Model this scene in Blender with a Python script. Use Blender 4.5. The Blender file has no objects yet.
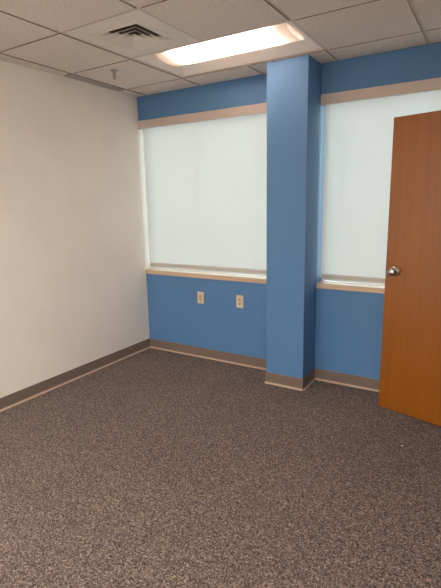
import bpy, bmesh, math, random
from mathutils import Vector, Matrix
random.seed(7)
SC = bpy.context.scene
COL = SC.collection

# ------------------------------------------------------------------ camera
F_PX = 449.58
CAM = Vector((3.0859, -3.5337, 1.5108))
yaw, pitch, roll = -0.5534, -0.2010, -0.0193
cy, sy, cp, sp, cr, sr = math.cos(yaw), math.sin(yaw), math.cos(pitch), math.sin(pitch), math.cos(roll), math.sin(roll)
fwd = Vector((sy*cp, cy*cp, sp)); r0 = Vector((cy, -sy, 0)); u0 = r0.cross(fwd)
rgt = cr*r0 + sr*u0; upv = -sr*r0 + cr*u0
cd = bpy.data.cameras.new('camera'); cam = bpy.data.objects.new('camera', cd); COL.objects.link(cam)
cam.matrix_world = Matrix(((rgt.x, upv.x, -fwd.x, CAM.x), (rgt.y, upv.y, -fwd.y, CAM.y), (rgt.z, upv.z, -fwd.z, CAM.z), (0, 0, 0, 1)))
cd.sensor_fit = 'HORIZONTAL'; cd.sensor_width = 36; cd.lens = F_PX/441*36; cd.clip_start = 0.02
SC.camera = cam

# ------------------------------------------------------------------ world, exposure
SKY = 5.0
LAMP = 62.0           # the lamp in view
FILL_REAR = 62.0     # unseen fill lights added behind the camera
w = bpy.data.worlds.new('overcast_sky'); SC.world = w; w.use_nodes = True
bgn = w.node_tree.nodes['Background']
bgn.inputs['Color'].default_value = (0.88, 0.97, 1.0, 1); bgn.inputs['Strength'].default_value = SKY
vs = SC.view_settings
vs.view_transform = 'Standard'; vs.look = 'None'; vs.gamma = 1.0; vs.use_curve_mapping = False; vs.exposure = 0.45
SC.cycles.max_bounces = 10; SC.cycles.diffuse_bounces = 6; SC.cycles.transparent_max_bounces = 12
SC.cycles.sample_clamp_indirect = 4.0
SC.cycles.use_denoising = True

# ------------------------------------------------------------------ room measures (metres)
H = 2.522
RW, RY = 3.42, -6.20          # right wall plane, rear wall plane
PX0, PX1, PD = 1.5133, 1.8399, 0.2756   # pillar
SILL, HEAD = 0.845, 2.300
W1 = (0.0, 1.50); W2 = (1.8399, 3.28)
GX = [0.1398, 0.758, 1.3680, 1.9737, 2.588, 3.20]
GY = [-0.2927, -0.906, -1.5186, -2.1310, -2.7435, -3.3560, -3.9685, -4.5810, -5.1935, -5.8060]

# ------------------------------------------------------------------ helpers
def srgb(r, g, b):
    f = lambda c: (c/255/12.92) if c/255 <= 0.04045 else ((c/255+0.055)/1.055)**2.4
    return (f(r), f(g), f(b), 1)

class M:
    """small node-material builder"""
    def __init__(s, name, col=(.8, .8, .8, 1), rough=.6, metal=0, spec=.5):
        s.m = bpy.data.materials.new(name); s.m.use_nodes = True; s.t = s.m.node_tree
        s.b = s.t.nodes['Principled BSDF']; s.out = s.t.nodes['Material Output']
        s.b.inputs['Base Color'].default_value = col; s.b.inputs['Roughness'].default_value = rough
        s.b.inputs['Metallic'].default_value = metal; s.b.inputs['Specular IOR Level'].default_value = spec
    def n(s, typ, **kw):
        nd = s.t.nodes.new(typ)
        for k, v in kw.items():
            if k in nd.inputs: nd.inputs[k].default_value = v
            else: setattr(nd, k, v)
        return nd
    def l(s, a, b): s.t.links.new(a, b)
    def coords(s, scale=(1, 1, 1)):
        tc = s.n('ShaderNodeTexCoord'); mp = s.n('ShaderNodeMapping'); mp.inputs['Scale'].default_value = scale
        s.l(tc.outputs['Object'], mp.inputs['Vector']); return mp.outputs['Vector']
    def ramp(s, fac, stops, interp='LINEAR'):
        r = s.n('ShaderNodeValToRGB'); r.color_ramp.interpolation = interp
        e = r.color_ramp.elements
        while len(e) < len(stops): e.new(0.5)
        for i, (p, c) in enumerate(stops): e[i].position = p; e[i].color = c
        s.l(fac, r.inputs['Fac']); return r.outputs['Color']
    def bump(s, h, strength=.2, dist=.002):
        b = s.n('ShaderNodeBump'); b.inputs['Strength'].default_value = strength; b.inputs['Distance'].default_value = dist
        s.l(h, b.inputs['Height']); s.l(b.outputs['Normal'], s.b.inputs['Normal'])

def paint(name, c, rough=.55, tex=220, var=.025, bump=.08):
    m = M(name, c, rough, spec=.35)
    v = m.coords()
    n1 = m.n('ShaderNodeTexNoise', Scale=tex, Detail=2.0); m.l(v, n1.inputs['Vector'])
    n2 = m.n('ShaderNodeTexNoise', Scale=2.5, Detail=3.0); m.l(v, n2.inputs['Vector'])
    lo = tuple(x*(1-var) for x in c[:3])+(1,); hi = tuple(min(1, x*(1+var)) for x in c[:3])+(1,)
    m.l(m.ramp(n2.outputs['Fac'], [(.3, lo), (.7, hi)]), m.b.inputs['Base Color'])
    m.bump(n1.outputs['Fac'], bump, .001); return m.m

MAT = {}
MAT['white_wall'] = paint('white_wall_paint', srgb(241, 234, 225))
MAT['blue_wall'] = paint('blue_wall_paint', srgb(86, 128, 173))
MAT['rear_wall'] = paint('rear_wall_paint', srgb(232, 225, 216))
MAT['white_metal'] = paint('white_enamel', srgb(224, 216, 206), .4, 60, .01, .02)
MAT['pan_white'] = paint('reflector_white', srgb(238, 230, 222), .45, 60, .01, .02)
MAT['grid'] = paint('grid_enamel', srgb(205, 194, 184), .5, 60, .01, .02)
MAT['tile_edge_shade'] = paint('fibre_edge_shade', srgb(150, 132, 118), .9)  # darkened to stand for shade in the tile grooves
MAT['slot_grey'] = paint('slot_dark_metal', srgb(110, 104, 99), .5, 60, .02, .02)
MAT['slot_blade'] = paint('slot_grey_metal', srgb(158, 151, 145), .5, 60, .02, .02)
MAT['plenum'] = paint('plenum_dark', srgb(168, 158, 150), .8)
MAT['alum'] = paint('window_frame_white', srgb(225, 228, 228), .4, 60, .01, .02)
MAT['plate'] = paint('ivory_plastic', srgb(218, 200, 172), .35, 60, .01, .01)
MAT['plate_tan'] = paint('tan_plastic', srgb(196, 164, 124), .4, 60, .01, .01)
MAT['dark'] = paint('dark_slot', srgb(50, 40, 34), .7)
MAT['fascia'] = paint('fascia_tan', srgb(203, 189, 180), .5, 90, .015, .03)
MAT['hem'] = paint('hem_bar_fabric', srgb(196, 190, 182), .6, 300, .02, .1)
MAT['base'] = paint('vinyl_cove_base', srgb(122, 106, 97), .42, 90, .04, .04)
MAT['toe'] = paint('tan_base_toe', srgb(186, 162, 142), .5, 90, .05, .04)  # toe strip coloured lighter than the base above it
MAT['paper'] = paint('white_scrap', srgb(235, 232, 225), .7)
MAT['bark'] = paint('bark', srgb(112, 92, 76), .9, 30, .2, .6)

# shadow-gap tile
m = M('mineral_fibre_tile', srgb(214, 200, 188), .9, spec=.15); v = m.coords()
a = m.n('ShaderNodeTexNoise', Scale=95.0, Detail=4.0, Roughness=.7); m.l(v, a.inputs['Vector'])
b = m.n('ShaderNodeTexNoise', Scale=3.0, Detail=2.0); m.l(v, b.inputs['Vector'])
c1 = m.ramp(a.outputs['Fac'], [(.34, srgb(192, 180, 171)), (.47, srgb(224, 214, 205)), (.7, srgb(234, 225, 217))])
mx = m.n('ShaderNodeMix', data_type='RGBA', blend_type='MULTIPLY'); mx.inputs['Factor'].default_value = .25
m.l(c1, mx.inputs[6]); m.l(m.ramp(b.outputs['Fac'], [(.3, (.88, .88, .88, 1)), (.7, (1, 1, 1, 1))]), mx.inputs[7])
m.l(mx.outputs[2], m.b.inputs['Base Color']); m.bump(a.outputs['Fac'], .5, .002); MAT['tile'] = m.m

# carpet
m = M('speckled_loop_carpet', srgb(90, 75, 66), .95, spec=.12); v = m.coords()
vo = m.n('ShaderNodeTexVoronoi', Scale=190.0); m.l(v, vo.inputs['Vector'])
sep = m.n('ShaderNodeSeparateColor'); m.l(vo.outputs['Color'], sep.inputs[0])
sp1 = m.ramp(sep.outputs[0], [(0.0, srgb(66, 57, 57)), (.22, srgb(95, 81, 76)), (.5, srgb(116, 100, 91)), (.75, srgb(134, 118, 108)), (.92, srgb(160, 143, 131))], 'CONSTANT')
n2 = m.n('ShaderNodeTexNoise', Scale=60.0, Detail=3.0); m.l(v, n2.inputs['Vector'])
n3 = m.n('ShaderNodeTexNoise', Scale=1.3, Detail=2.0); m.l(v, n3.inputs['Vector'])
x1 = m.n('ShaderNodeMix', data_type='RGBA', blend_type='MULTIPLY'); x1.inputs['Factor'].default_value = 1
m.l(sp1, x1.inputs[6]); m.l(m.ramp(n2.outputs['Fac'], [(.35, (.78, .78, .78, 1)), (.65, (1.1, 1.1, 1.1, 1))]), x1.inputs[7])
x2 = m.n('ShaderNodeMix', data_type='RGBA', blend_type='MULTIPLY'); x2.inputs['Factor'].default_value = 1
m.l(x1.outputs[2], x2.inputs[6]); m.l(m.ramp(n3.outputs['Fac'], [(.3, (.93, .93, .95, 1)), (.7, (1.05, 1.03, 1.0, 1))]), x2.inputs[7])
m.l(x2.outputs[2], m.b.inputs['Base Color'])
m.bump(vo.outputs['Distance'], .6, .004)
m.b.inputs['Sheen Weight'].default_value = .08; MAT['carpet'] = m.m

def wood(name, cols, scale, rough, coat=0.0):
    m = M(name, cols[1], rough, spec=.4); v = m.coords(scale)
    a = m.n('ShaderNodeTexNoise', Scale=1.0, Detail=6.0, Roughness=.6, Distortion=.4); m.l(v, a.inputs['Vector'])
    v2 = m.coords(tuple(s*.18 for s in scale)); bb = m.n('ShaderNodeTexNoise', Scale=1.0, Detail=2.0, Distortion=1.2); m.l(v2, bb.inputs['Vector'])
    md = m.n('ShaderNodeMix', data_type='FLOAT'); md.inputs[0].default_value = .4
    m.l(a.outputs['Fac'], md.inputs[2]); m.l(bb.outputs['Fac'], md.inputs[3])
    m.l(m.ramp(md.outputs[0], [(.36, cols[0]), (.5, cols[1]), (.64, cols[2])]), m.b.inputs['Base Color'])
    m.b.inputs['Coat Weight'].default_value = coat; m.b.inputs['Coat Roughness'].default_value = .35
    m.bump(a.outputs['Fac'], .05, .001); return m.m
MAT['door'] = wood('honey_oak_veneer', (srgb(134, 73, 0), srgb(141, 79, 0), srgb(147, 85, 4)), (95, 95, 1.6), .38, .6)
MAT['door_edge'] = wood('oak_edge', (srgb(150, 86, 34), srgb(170, 102, 44), srgb(184, 116, 56)), (60, 60, 3), .5)
MAT['sill'] = wood('pale_wood_sill', (srgb(196, 168, 142), srgb(208, 180, 152), srgb(218, 194, 168)), (3, 60, 60), .4, .2)
MAT['frame_paint'] = paint('door_frame_taupe', srgb(128, 110, 98), .4)

MAT['chrome'] = M('brushed_nickel', (.62, .60, .58, 1), .22, 1).m
MAT['chrome_dark'] = M('worn_nickel', (.40, .38, .36, 1), .32, 1).m
m = M('sprinkler_glass', (.45, .12, .08, 1), .15); MAT['bulb'] = m.m

# emitters: tubes of the lamp in view, lenses of the added fill lights
for nm, st in (('tube', LAMP), ('fill_lens', FILL_REAR)):
    m = M('lit_acrylic_'+nm, (.9, .88, .85, 1), .4); e = m.n('ShaderNodeEmission'); e.inputs['Color'].default_value = (1.0, 1.0, .97, 1); e.inputs['Strength'].default_value = st
    if nm == 'tube': e.inputs['Color'].default_value = (1.0, .81, .71, 1)
    m.l(e.outputs[0], m.out.inputs['Surface']); MAT[nm] = m.m
# unlit lens ends
m = M('acrylic_lens_end', (.86, .80, .74, 1), .45); tr = m.n('ShaderNodeBsdfTranslucent'); tr.inputs['Color'].default_value = (.9, .84, .78, 1)
ms = m.n('ShaderNodeMixShader'); ms.inputs[0].default_value = .7; m.l(m.b.outputs[0], ms.inputs[1]); m.l(tr.outputs[0], ms.inputs[2]); m.l(ms.outputs[0], m.out.inputs['Surface']); MAT['lens_end'] = m.m

# solar-screen fabric: translucent weave with a few percent open holes
m = M('solar_screen_fabric', srgb(226, 224, 218), .8, spec=.1); v = m.coords()
nz = m.n('ShaderNodeTexNoise', Scale=14.0, Detail=3.0); mp = m.coords((26, 1, .6)); m.l(mp, nz.inputs['Vector'])
tr = m.n('ShaderNodeBsdfTranslucent'); tp = m.n('ShaderNodeBsdfTransparent')
m.l(m.ramp(nz.outputs['Fac'], [(.35, (.365, .33, .315, 1)), (.65, (.385, .348, .330, 1))]), tr.inputs['Color'])
a1 = m.n('ShaderNodeMixShader'); a1.inputs[0].default_value = .62; m.l(m.b.outputs[0], a1.inputs[1]); m.l(tr.outputs[0], a1.inputs[2])
a2 = m.n('ShaderNodeMixShader'); a2.inputs[0].default_value = .014; m.l(a1.outputs[0], a2.inputs[1]); m.l(tp.outputs[0], a2.inputs[2])
m.l(a2.outputs[0], m.out.inputs['Surface']); MAT['shade'] = m.m

# window glass (thin sheet)
m = M('window_glass', (1, 1, 1, 1), .02); tp = m.n('ShaderNodeBsdfTransparent'); tp.inputs['Color'].default_value = (.90, .96, .95, 1)
gl = m.n('ShaderNodeBsdfGlossy', Roughness=.02); fr = m.n('ShaderNodeFresnel', IOR=1.45); mm = m.n('ShaderNodeMixShader')
m.l(fr.outputs[0], mm.inputs[0]); m.l(tp.outputs[0], mm.inputs[1]); m.l(gl.outputs[0], mm.inputs[2]); m.l(mm.outputs[0], m.out.inputs['Surface']); MAT['glass'] = m.m

# outdoor ground: pale paving with snow patches
m = M('outdoor_ground', srgb(170, 168, 165), .9); v = m.coords()
nz = m.n('ShaderNodeTexNoise', Scale=.55, Detail=5.0); m.l(v, nz.inputs['Vector'])
m.l(m.ramp(nz.outputs['Fac'], [(.44, srgb(158, 152, 146)), (.52, srgb(226, 228, 230))]), m.b.inputs['Base Color']); MAT['ground'] = m.m

# ---- geometry
def bm_box(bm, x0, x1, y0, y1, z0, z1, bev=0, seg=2):
    t = bmesh.new(); bmesh.ops.create_cube(t, size=1)
    for vv in t.verts: vv.co = Vector(((x0+x1)/2+vv.co.x*(x1-x0), (y0+y1)/2+vv.co.y*(y1-y0), (z0+z1)/2+vv.co.z*(z1-z0)))
    if bev: bmesh.ops.bevel(t, geom=t.edges[:], offset=bev, segments=seg, profile=.5, affect='EDGES')
    merge(bm, t)
def merge(bm, t, mat=None):
    if mat: t.transform(mat)
    me = bpy.data.meshes.new('tmp'); t.to_mesh(me); t.free(); bm.from_mesh(me); bpy.data.meshes.remove(me)
def bm_lathe(bm, prof, n=28, mat=None):
    """prof: (radius, z) list revolved about z"""
    t = bmesh.new(); rings = []
    for r, z in prof:
        if r < 1e-6: rings.append([t.verts.new((0, 0, z))])
        else: rings.append([t.verts.new((r*math.cos(2*math.pi*i/n), r*math.sin(2*math.pi*i/n), z)) for i in range(n)])
    for A, B in zip(rings, rings[1:]):
        for i in range(n):
            j = (i+1) % n
            q = [A[i % len(A)], A[j % len(A)], B[j % len(B)], B[i % len(B)]]
            u = []
            [u.append(k) for k in q if k not in u]
            if len(u) > 2: t.faces.new(u)
    bmesh.ops.recalc_face_normals(t, faces=t.faces[:]); merge(bm, t, mat)
def bm_extrude(bm, prof, axis, a, b):
    """closed profile extruded along 'x' (prof=(y,z)) or 'y' (prof=(x,z))"""
    P = (lambda s, p: (s, p[0], p[1])) if axis == 'x' else (lambda s, p: (p[0], s, p[1]))
    t = bmesh.new(); A = [t.verts.new(P(a, p)) for p in prof]; B = [t.verts.new(P(b, p)) for p in prof]; n = len(prof)
    for i in range(n): t.faces.new((A[i], A[(i+1) % n], B[(i+1) % n], B[i]))
    t.faces.new(A[::-1]); t.faces.new(B); bmesh.ops.recalc_face_normals(t, faces=t.faces[:]); merge(bm, t)
def obj(name, bm, mat, parent=None, smooth=False, loc=None):
    me = bpy.data.meshes.new(name); bm.to_mesh(me); bm.free(); me.materials.append(MAT[mat])
    if smooth:
        for p in me.polygons: p.use_smooth = True
        try: me.set_sharp_from_angle(angle=math.radians(40))
        except Exception: pass
    o = bpy.data.objects.new(name, me); COL.objects.link(o)
    if parent: o.parent = parent
    if loc: o.location = loc
    return o
def tag(o, label=None, cat=None, group=None, kind=None):
    for k, vv in (('label', label), ('category', cat), ('group', group), ('kind', kind)):
        if vv: o[k] = vv
    return o
def thing(name, loc, label, cat, group=None, kind=None, rz=0):
    o = bpy.data.objects.new(name, None); COL.objects.link(o); o.location = loc; o.rotation_euler = (0, 0, rz); o.empty_display_size = .1
    return tag(o, label, cat, group, kind)
NB = bmesh.new
def box(name, dims, mat, parent=None, bev=0, smooth=False):
    bm = NB(); bm_box(bm, *dims, bev); return obj(name, bm, mat, parent, smooth)

# ================================================================== SETTING
T = .20
tag(box('floor', (-T, RW+1.7, RY-T, T, -.15, 0), 'carpet'), 'brown speckled loop pile carpet floor', 'floor', kind='structure')
tag(box('wall_left', (-T, 0, RY-T, T, 0, H+.30), 'white_wall'), 'plain white wall along the left side', 'wall', kind='structure')
bm = NB()
bm_box(bm, 0, RW+T, 0, T, 0, SILL-.045)
bm_box(bm, 0, RW+T, 0, T, HEAD, H+.30)
bm_box(bm, W1[1], W2[0], 0.0005, T, SILL-.045, HEAD)
bm_box(bm, W2[1], RW+T, 0, T, SILL-.045, HEAD)
tag(obj('wall_back', bm, 'blue_wall'), 'blue painted wall holding both windows', 'wall', kind='structure')
bm = NB(); bm_box(bm, PX0, PX1, -PD, 0, 0, H+.006, .003, 2)
tag(obj('wall_pillar', bm, 'blue_wall'), 'blue square pillar standing between the two windows', 'pillar', kind='structure')
tag(box('wall_rear', (-T, RW+1.7, RY-T, RY, 0, H+.30), 'rear_wall'), 'plain rear wall behind the camera', 'wall', kind='structure')
DY0, DY1, DH = -1.475, -.535, 2.045          # doorway in the right wall
bm = NB()
bm_box(bm, RW, RW+.12, RY, DY0, 0, H+.30); bm_box(bm, RW, RW+.12, DY1, 0, 0, H+.30); bm_box(bm, RW, RW+.12, DY0, DY1, DH, H+.30)
tag(obj('wall_right', bm, 'white_wall'), 'white right wall with the doorway', 'wall', kind='structure')
bm = NB(); bm_box(bm, RW+1.5, RW+1.7, RY, T, 0, H+.30); bm_box(bm, RW+.12, RW+1.5, -.05, T, 0, H+.30)
tag(obj('wall_corridor', bm, 'rear_wall'), 'pale corridor wall beyond the doorway', 'wall', kind='structure')
# door frame
bm = NB()
bm_box(bm, RW-.015, RW+.135, DY1-.03, DY1+.03, 0, DH+.03, .003); bm_box(bm, RW-.015, RW+.135, DY0-.03, DY0+.03, 0, DH+.03, .003)
bm_box(bm, RW-.015, RW+.135, DY0-.03, DY1+.03, DH-.03, DH+.03, .003)
tag(obj('trim_door_frame', bm, 'frame_paint'), 'taupe metal frame around the doorway', 'door frame', kind='structure')

# ceiling: lay-in tiles, leaving out the cells that hold the lamp, the vent and the slot
xs = [0.0]+GX+[RW]; ys = [0.0]+GY+[RY]
xs2 = xs
bm = NB(); skip = {(2, 1), (3, 1), (2, 2), (0, 1), (2, 8), (3, 8), (4, 8), (5, 8)}
for i in range(len(xs)-1):
    for j in range(len(ys)-1):
        if (i, j) in skip: continue
        x0, x1, y1, y0 = xs[i], xs[i+1], ys[j], ys[j+1]
        gl = .021 if i == 0 else .0115; gr = .021 if i == len(xs)-2 else .0115
        gt = .021 if j == 0 else .007; gb = .021 if j == len(ys)-2 else .007
        bm_box(bm, x0+gl, x1-gr, y0+gb, y1-gt, H-.006, H+.0078)
        bm_box(bm, x0+.001, x1-.001, y0+.001, y1-.001, H+.0078, H+.022)
# roof deck over everything keeps daylight out
bm_box(bm, -T, RW+1.7, RY-T, T, H+.30, H+.40)
bm_box(bm, RW+.12, RW+1.5, RY, -.05, H, H+.02)
ceil = tag(obj('ceiling', bm, 'tile'), 'suspended ceiling of speckled square tiles', 'ceiling', kind='structure')
ceil.data.materials.append(MAT['tile_edge_shade'])          # cut tile edges coloured darker, putting groove shade into the colour
for p in ceil.data.polygons:
    if abs(p.normal.z) < .5: p.material_index = 1
bm = NB(); hw = .012
for k, gx in enumerate(GX):     # main tees stop at the light fittings
    cuts = [0.0]
    if k == 2: cuts += [GY[0], GY[1]]
    if k in (2, 4): cuts += [GY[7], GY[8]]
    cuts.append(RY)
    for ya, yb in zip(cuts[::2], cuts[1::2]): bm_box(bm, gx-hw, gx+hw, yb, ya, H, H+.007)
for gy in GY: bm_box(bm, 0, RW, gy-.0065, gy+.0065, H+.0003, H+.0065)
bm_box(bm, 0, .020, RY, 0, H-.0006, H+.005); bm_box(bm, RW-.02, RW, RY, 0, H-.0006, H+.005)
bm_box(bm, 0, RW, -.020, 0, H-.001, H+.005); bm_box(bm, 0, RW, RY, RY+.02, H-.001, H+.005)
bm_box(bm, PX0-.02, PX1+.02, -PD-.0155, -PD, H-.0015, H+.005); bm_box(bm, PX0-.02, PX0, -PD, 0, H-.0015, H+.005); bm_box(bm, PX1, PX1+.02, -PD, 0, H-.0015, H+.005)
obj('ceiling_grid', bm, 'grid', ceil)

# baseboards (vinyl cove base with a curved toe)
BH = .099
def prof(s):       # distance out from wall, height
    return [(0, 0), (s*.016, 0), (s*.016, .0025), (s*.010, .006), (s*.006, .013), (s*.0045, .022), (s*.0045, BH-.003), (s*.003, BH), (0, BH)]
def toe(s): return [(s*.010, 0), (s*.018, 0), (s*.018, .003), (s*.012, .0062), (s*.0075, .012), (s*.006, .012)]
def baseboard(name, runs, label):
    bm = NB(); tm = NB()
    for ax, wall, s, a, b in runs:
        bm_extrude(bm, [(wall+d, z) for d, z in prof(s)], ax, a, b)
        bm_extrude(tm, [(wall+d, z) for d, z in toe(s)], ax, a, b)
    o = tag(obj(name, bm, 'base'), label, 'baseboard', kind='structure')
    tag(obj('toe', tm, 'toe', o), 'light tan toe')
baseboard('baseboard_left', [('y', 0, 1, RY, 0)], 'taupe vinyl baseboard along the white wall')
baseboard('baseboard_back', [('x', 0, -1, .006, PX0-.004)], 'taupe vinyl baseboard under the left window')
baseboard('baseboard_pillar', [('x', -PD, -1, PX0-.0045, PX1+.0045), ('y', PX0, -1, -PD, -.006), ('y', PX1, 1, -PD, -.006)], 'taupe vinyl baseboard wrapped around the pillar')
baseboard('baseboard_back_right', [('x', 0, -1, PX1+.004, RW-.005)], 'taupe vinyl baseboard under the right window')
baseboard('baseboard_right', [('y', RW, -1, RY, DY0-.03), ('y', RW, -1, DY1+.03, 0)], 'taupe vinyl baseboard on the right wall')
baseboard('baseboard_rear', [('x', RY, 1, 0, RW)], 'taupe vinyl baseboard on the rear wall')

# windows
def window(n, x0, x1, label, mull, sill_x):
    t = thing('window_%d' % n, ((x0+x1)/2, .12, SILL), label, 'window', kind='structure'); cx = (x0+x1)/2
    a, b, h = x0-cx, x1-cx, HEAD-SILL; fw = .045
    bm = NB()
    bm_box(bm, a, b, 0, .06, 0, .028, .003); bm_box(bm, a, b, 0, .06, h-fw, h, .003)
    bm_box(bm, a, a+.014, .01, .06, .028, h-fw, .003); bm_box(bm, b-.014, b, .01, .06, .028, h-fw, .003)
    if mull: bm_box(bm, -.02, .02, .005, .055, fw, h-fw, .003)
    obj('window_frame', bm, 'alum', t)
    bm = NB(); bm_box(bm, a+.012, b-.012, .028, .032, .024, h-fw+.005)
    obj('pane', bm, 'glass', t)
    bm = NB(); s0, s1 = sill_x[0]-cx, sill_x[1]-cx
    bm_box(bm, s0, s1, -.130, .0, -.045, -.0, .004, 3)
    tag(obj('window_sill', bm, 'sill', t), 'pale wood sill')
window(1, W1[0], W1[1], 'left window behind a drawn white shade', False, (.002, PX0-.002))
window(2, W2[0], W2[1], 'right window partly hidden by the open door', False, (PX1+.002, W2[1]+.04))

# door (open, hinged on the right wall)
hx, hy = 3.3139, -.5401; fx, fy = 2.4386, -.2913
ang = math.atan2(hy-fy, hx-fx); L = .91; th = .044
door = thing('door_1', (fx, fy, .012), 'open honey-brown wooden door with round metal knob', 'door', kind='structure', rz=ang)
# local x: free edge -> hinge, local -y: face seen by the camera
bm = NB(); bm_box(bm, 0, L, 0, th, 0, 2.02, .0015, 1); obj('door_leaf', bm, 'door', door)
Rx = Matrix.Rotation(math.radians(90), 4, 'X')
def knob(sign):
    X = .070; Z = 1.014
    mat = Matrix.Translation((X, 0 if sign < 0 else th, Z)) @ (Rx if sign < 0 else Matrix.Rotation(math.radians(-90), 4, 'X'))
    bm = NB(); bm_lathe(bm, [(0, .016), (.013, .016), (.0125, .030), (.016, .034), (.026, .042), (.0285, .052), (.0265, .062), (.018, .069), (.0, .071)], 32, mat)
    k = obj('door_knob', bm, 'chrome', door, True)
    bm = NB(); bm_lathe(bm, [(0, 0), (.034, 0), (.034, .003), (.030, .008), (.018, .012), (.014, .018), (0, .018)], 32, mat)
    obj('rose', bm, 'chrome_dark', k, True)
knob(-1); knob(1)
bm = NB(); bm_box(bm, -.0012, .002, .010, .034, .955, 1.075, .0003, 1); bm_box(bm, -.010, .001, .015, .029, 1.004, 1.024, .001, 1)
obj('latch_plate', bm, 'chrome_dark', door)
for z in (.22, 1.02, 1.80):
    bm = NB(); bm_lathe(bm, [(0, 0), (.007, 0), (.007, .10), (0, .10)], 14, Matrix.Translation((L+.006, th+.003, z-.05))); bm_box(bm, L-.001, L+.003, .006, th+.004, z-.05, z+.05)
    obj('hinge', bm, 'chrome_dark', door, True)

# ================================================================== THINGS
# roller shades
def shade(x0, x1, label):
    cx = (x0+x1)/2
    t = thing('roller_shade', (cx, .0, SILL), label, 'window shade'); a, b = x0-cx, x1-cx; top = HEAD-SILL
    bm = NB()   # fascia: an L-shaped cover
    bm_extrude(bm, [(-.012, top-.001), (.095, top-.001), (.095, top-.006), (-.006, top-.006), (-.006, top-.076), (-.012, top-.076)], 'x', a+.001, b-.001)
    tag(obj('fascia', bm, 'fascia', t), 'tan fascia')
    bm = NB(); bm_lathe(bm, [(0, 0), (.022, 0), (.022, b-a-.05), (0, b-a-.05)], 20, Matrix.Translation((a+.025, .060, top-.034)) @ Matrix.Rotation(math.radians(90), 4, 'Y'))
    obj('roller_tube', bm, 'hem', t, True)
    bm = NB(); n = 24; zt, zb = top-.034, .052
    rows = []
    for j in range(n+1):
        z = zb+(zt-zb)*j/n
        rows.append([bm.verts.new((a+.020+(b-a-.040)*i/12, .0378+.0010*math.sin(i*1.9+j*.35), z)) for i in range(13)])
    for A, B in zip(rows, rows[1:]):
        for i in range(12): bm.faces.new((A[i], A[i+1], B[i+1], B[i]))
    obj('shade_fabric', bm, 'shade', t, True)
    bm = NB(); bm_box(bm, a+.024, b-.024, .032, .044, .034, .070, .004, 3)
    obj('hem_bar', bm, 'hem', t, True)
    bm = NB()   # brackets
    bm.free()
    for xx in (a+.003, b-.023): box('bracket', (xx, xx+.018, .030, .092, top-.070, top-.007), 'alum', t, .002)
    return t
shade(W1[0], W1[1], 'drawn white roller shade in the full-width left window')
shade(W2[0], W2[1], 'drawn white roller shade behind the open wooden door')

# wall plates
def plate(x, z, label, duplex):
    t = thing('wall_outlet' if duplex else 'data_outlet', (x, 0, z), label, 'outlet')
    bm = NB(); bm_box(bm, -.036, .036, -.006, .0, -.058, .058, .003, 2); obj('cover_plate', bm, 'plate', t)
    if duplex:
        for dz in (-.0195, .0195):
            bm = NB(); bm_lathe(bm, [(0, 0), (.0172, 0), (.0172, .0085), (.016, .0095), (0, .0095)], 24, Matrix.Translation((0, 0, dz)) @ Rx)
            bmesh.ops.scale(bm, vec=(1, 1, .86), space=Matrix.Translation((0, 0, -dz)), verts=bm.verts[:])
            rcp = tag(obj('receptacle', bm, 'plate_tan', t), 'tan receptacle')
            bm = NB(); bm_box(bm, -.0075, -.0055, -.0100, -.0092, dz-.002, dz+.006); bm_box(bm, .0050, .0070, -.0100, -.0092, dz-.001, dz+.005)
            bm_lathe(bm, [(0, .0092), (.0026, .0092), (.0026, .0100), (0, .0100)], 10, Matrix.Translation((0, 0, dz-.008)) @ Rx)
            obj('slot', bm, 'dark', rcp)
        bm = NB(); bm_lathe(bm, [(0, .006), (.0035, .006), (.003, .0075), (0, .0078)], 12, Rx); obj('screw', bm, 'chrome_dark', t, True)
    else:
        bm = NB(); bm_box(bm, -.0165, .0165, -.0085, -.005, -.033, .033, .0015, 2); ins = tag(obj('insert', bm, 'plate_tan', t), 'tan insert')
        bm = NB(); bm_box(bm, -.011, .011, -.0095, -.0084, -.026, .026, .0008, 1); obj('blank', bm, 'plate_tan', ins)
        for dz in (-.046, .046):
            bm = NB(); bm_lathe(bm, [(0, .006), (.003, .006), (.0025, .0072), (0, .0075)], 12, Matrix.Translation((0, 0, dz)) @ Rx); obj('screw', bm, 'chrome_dark', t, True)
plate(.677, .609, 'ivory wall plate with plain tan insert, left of the pair', False)
plate(1.112, .613, 'ivory duplex power outlet, nearer the blue pillar', True)

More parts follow.
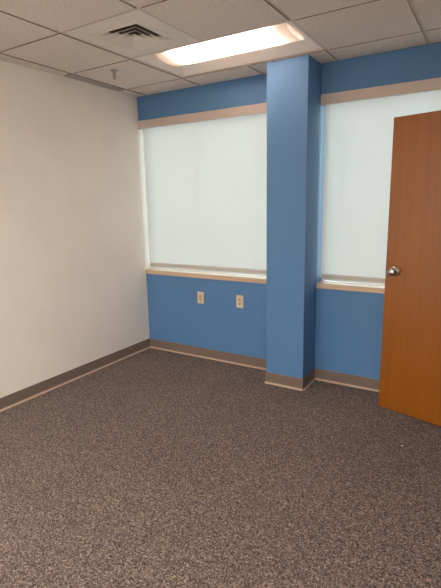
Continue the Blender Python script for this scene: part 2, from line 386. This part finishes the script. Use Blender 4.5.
# fluorescent troffer
def troffer(x0, x1, y0, y1, label, lensmat='lens_end'):
    cx, cyy = (x0+x1)/2, (y0+y1)/2
    t = thing('ceiling_light', (cx, cyy, H), label, 'ceiling light')
    a, b = (x1-x0)/2-.012, (y1-y0)/2-.012
    # pan: frame lip, sloping side reflectors, top
    bm = NB()
    def ring(hx, hy, z): return [bm.verts.new((sx*hx, sy_*hy, z)) for sx, sy_ in ((-1, -1), (1, -1), (1, 1), (-1, 1))]
    R_ = [ring(a+.006, b+.006, .0075), ring(a, b, .0035), ring(a-.014, b-.014, .0035), ring(a-.016, b-.016, .006), ring(a-.086, .1635, .056), ring(a-.086, .1635, .105)]
    for A, B in zip(R_, R_[1:]):
        for i in range(4): bm.faces.new((A[i], A[(i+1) % 4], B[(i+1) % 4], B[i]))
    bm.faces.new(R_[-1]); obj('reflector_pan', bm, 'pan_white', t)
    # lens: a trough bowed down towards the room, closed by flat end caps
    ln_ = a-.088; n = 18; prof_ = [(-.162*math.cos(math.pi*i/n), .056-.042*math.sin(math.pi*i/n)) for i in range(n+1)]
    bm = NB(); rows = [[bm.verts.new((-ln_+2*ln_*k/8, py, pz)) for py, pz in prof_] for k in range(9)]
    for A, B in zip(rows, rows[1:]):
        for i in range(n): bm.faces.new((A[i], A[i+1], B[i+1], B[i]))
    ln = obj('lens', bm, lensmat, t, True)
    bm = NB()
    for sx in (-1, 1):
        bm = NB(); f_ = bm.faces.new([bm.verts.new((sx*ln_, py, pz)) for py, pz in prof_]); obj('lens_end', bm, 'lens_end', t)
    if lensmat == 'lens_end':
        for sx in (-1, 1):
            xe = sx*(ln_-.125); bm = NB(); bm_box(bm, xe-.004, xe+.004, -.155, .155, .058, .104); obj('end_baffle', bm, 'pan_white', t)  # unseen plates added inside the lamp to dim the lens ends
        for yy in (-.070, .070):
            bm = NB(); tl = ln_-.130
            bm_lathe(bm, [(0, 0), (.0127, 0), (.0127, 2*tl), (0, 2*tl)], 14, Matrix.Translation((-tl, yy, .078)) @ Matrix.Rotation(math.radians(90), 4, 'Y'))
            obj('fluorescent_tube', bm, 'tube', t, True)
    return t
troffer(GX[1], GX[3], GY[1], GY[0], 'lit fluorescent ceiling light beside the square air vent')
troffer(GX[1], GX[3], GY[8], GY[7], 'unseen ceiling fill light added further back in the room', 'fill_lens')  # this troffer and the next are added out of view as fill
troffer(GX[3], GX[5], GY[8], GY[7], 'unseen ceiling fill light added at the back near the right wall', 'fill_lens')

# square louvred diffuser
vx, vy = (GX[1]+GX[2])/2, (GY[1]+GY[2])/2; va, vb = (GX[2]-GX[1])/2, (GY[1]-GY[2])/2
t = thing('air_vent', (vx, vy, H), 'square white louvred air vent panel in the ceiling', 'air vent')
bm = NB()
def fr(hx, hy, z): return [bm.verts.new((sx*hx, s_*hy, z)) for sx, s_ in ((-1, -1), (1, -1), (1, 1), (-1, 1))]
R_ = [fr(va-.013, vb-.013, .006), fr(va-.013, vb-.013, .000), fr(va-.016, vb-.016, -.002), fr(.192, .192, -.002), fr(.190, .190, .0015), fr(.187, .187, -.002), fr(.163, .163, -.004), fr(.161, .161, -.002), fr(.161, .161, .028)]
for A, B in zip(R_, R_[1:]):
    for i in range(4): bm.faces.new((A[i], A[(i+1) % 4], B[(i+1) % 4], B[i]))
obj('vent_panel', bm, 'white_metal', t)
for a_, in ((.1608,), (.121,), (.081,)):
    bm = NB()
    lo, hi = -.005, .018
    R_ = [fr(a_, a_, lo), fr(a_, a_, lo+.002), fr(a_-.047, a_-.047, hi+.002), fr(a_-.047, a_-.047, hi), fr(a_, a_, lo)]
    for A, B in zip(R_, R_[1:]):
        for i in range(4): bm.faces.new((A[i], A[(i+1) % 4], B[(i+1) % 4], B[i]))
    bmesh.ops.remove_doubles(bm, verts=bm.verts[:], dist=1e-5); bmesh.ops.recalc_face_normals(bm, faces=bm.faces[:])
    obj('louver', bm, 'white_metal', t)
bm = NB(); A = fr(.041, .041, -.005); B = fr(.006, .006, .016)
for i in range(4): bm.faces.new((A[i], A[(i+1) % 4], B[(i+1) % 4], B[i]))
bm.faces.new(B); obj('louver', bm, 'white_metal', t)
bm = NB(); A = fr(.1615, .1615, .026); B = fr(.1615, .1615, .14)
for i in range(4): bm.faces.new((A[i], A[(i+1) % 4], B[(i+1) % 4], B[i]))
bm.faces.new(B); tag(obj('duct', bm, 'plenum', t), 'dark duct behind the louvers')

# narrow slot vent against the white wall
s0, s1, sa, sb = .004, GX[0]-.012, GY[1]+.012, GY[0]-.012
t = thing('slot_vent', ((s0+s1)/2, (sa+sb)/2, H), 'narrow grey slot vent in ceiling edge above the white wall', 'air vent')
hx_, hy_ = (s1-s0)/2, (sb-sa)/2
bm = NB(); bm_box(bm, -hx_, hx_, -hy_, hy_, .050, .054); bm_box(bm, -hx_, -hx_+.003, -hy_, hy_, .006, .050); bm_box(bm, hx_-.003, hx_, -hy_, hy_, .006, .050)
bm_box(bm, -hx_, hx_, -hy_, -hy_+.003, .006, .050); bm_box(bm, -hx_, hx_, hy_-.003, hy_, .006, .050)
obj('slot_housing', bm, 'slot_grey', t)
bm = NB(); bm_box(bm, -hx_+.026, hx_-.003, -hy_+.004, hy_-.004, -.004, -.001); tag(obj('deflector_blade', bm, 'slot_blade', t), 'flat grey blade')

# sprinkler head
t = thing('sprinkler_head', (.470, -.785, H-.006), 'small metal sprinkler head hanging from the ceiling', 'sprinkler')
bm = NB(); bm_lathe(bm, [(0, .001), (.033, .001), (.033, -.001), (.029, -.005), (.018, -.010), (0, -.010)], 28); obj('escutcheon', bm, 'chrome_dark', t, True)
bm = NB(); bm_lathe(bm, [(0, -.008), (.012, -.008), (.012, -.020), (.0085, -.024), (0, -.024)], 6); obj('body', bm, 'chrome_dark', t)
bm = NB()
for s in (-1, 1):
    pts = [(s*.009, -.020), (s*.0165, -.030), (s*.0165, -.044), (s*.004, -.058)]
    for (xa, za), (xb, zb) in zip(pts, pts[1:]):
        d = Vector((xb-xa, 0, zb-za)); mt = Matrix.Translation((xa, 0, za)) @ d.to_track_quat('Z', 'Y').to_matrix().to_4x4()
        bm_lathe(bm, [(0, -.002), (.0034, -.001), (.0034, d.length+.001), (0, d.length+.002)], 8, mt)
bm_lathe(bm, [(0, -.054), (.006, -.055), (.006, -.064), (0, -.065)], 12)
obj('frame_arm', bm, 'chrome_dark', t, True)
bm = NB(); bm_lathe(bm, [(0, -.023), (.0028, -.026), (.0035, -.040), (.0028, -.053), (0, -.055)], 12); obj('glass_bulb', bm, 'bulb', t, True)
bm = NB(); n = 12
bm_lathe(bm, [(0, -.064), (.008, -.064), (.008, -.0665), (0, -.0665)], 16)
for k in range(n):
    tb = bmesh.new(); bmesh.ops.create_cube(tb, size=1)
    for q in tb.verts: q.co = Vector((.0115+q.co.x*.011, q.co.y*.0042, -.0655+q.co.z*.0014))
    merge(bm, tb, Matrix.Rotation(2*math.pi*k/n, 4, 'Z'))
obj('deflector', bm, 'chrome', t)

# a scrap of lint on the carpet
bm = NB(); bmesh.ops.create_icosphere(bm, subdivisions=2, radius=1)
for q in bm.verts: q.co = Vector((q.co.x*.008, q.co.y*.0045, q.co.z*.002+.0022))*random.uniform(.8, 1.15)
o = obj('lint_scrap', bm, 'paper', None, loc=(2.691, -.774, 0)); o.rotation_euler = (0, 0, .5)
tag(o, 'tiny white scrap lying on the carpet before the door', 'scrap')

# ---- outdoors, dimly seen through the shades
tag(box('ground', (-30, 30, .21, 60, -.6, -.5), 'ground'), 'pale ground outside the windows', 'ground', kind='structure')
def tree_mesh(seed):
    rnd = random.Random(seed); bm = NB()
    def limb(p, d, ln_, r, depth):
        q = p+d*ln_; mt = Matrix.Translation(p) @ d.to_track_quat('Z', 'Y').to_matrix().to_4x4()
        bm_lathe(bm, [(0, 0), (r, 0), (r*.68, ln_), (0, ln_+r*.4)], 7, mt)
        if depth == 0: return
        for k in range(3 if depth > 1 else 4):
            nd = (d+Vector((rnd.uniform(-.8, .8), rnd.uniform(-.8, .8), rnd.uniform(-.1, .5)))).normalized()
            limb(p+d*ln_*rnd.uniform(.6, 1), nd, ln_*rnd.uniform(.5, .75), r*.5, depth-1)
    limb(Vector((0, 0, -.1)), Vector((rnd.uniform(-.05, .05), 0, 1)).normalized(), 4.6, .10, 4); return bm
protos = []
for i, (x, y, rz, sc, lb) in enumerate([(-22.5, 34, .3, 1.5, 'faint bare tree outdoors, near the white wall side of left window'), (-15.6, 34, 1.9, 1.55, 'faint bare tree outdoors, on the pillar side of left window'),
        (-8.2, 34, 2.6, 1.5, 'faint bare tree outdoors, beside the pillar in right window'), (-3.2, 34, 4.0, 1.5, 'faint bare tree outdoors, behind the door in right window')]):
    o = obj('tree', tree_mesh(i+3), 'bark')
    o.location = (x, y, -.5); o.rotation_euler = (0, 0, rz); o.scale = (sc, sc, sc)
    tag(o, lb, 'tree', 'bare trees beyond the windows')
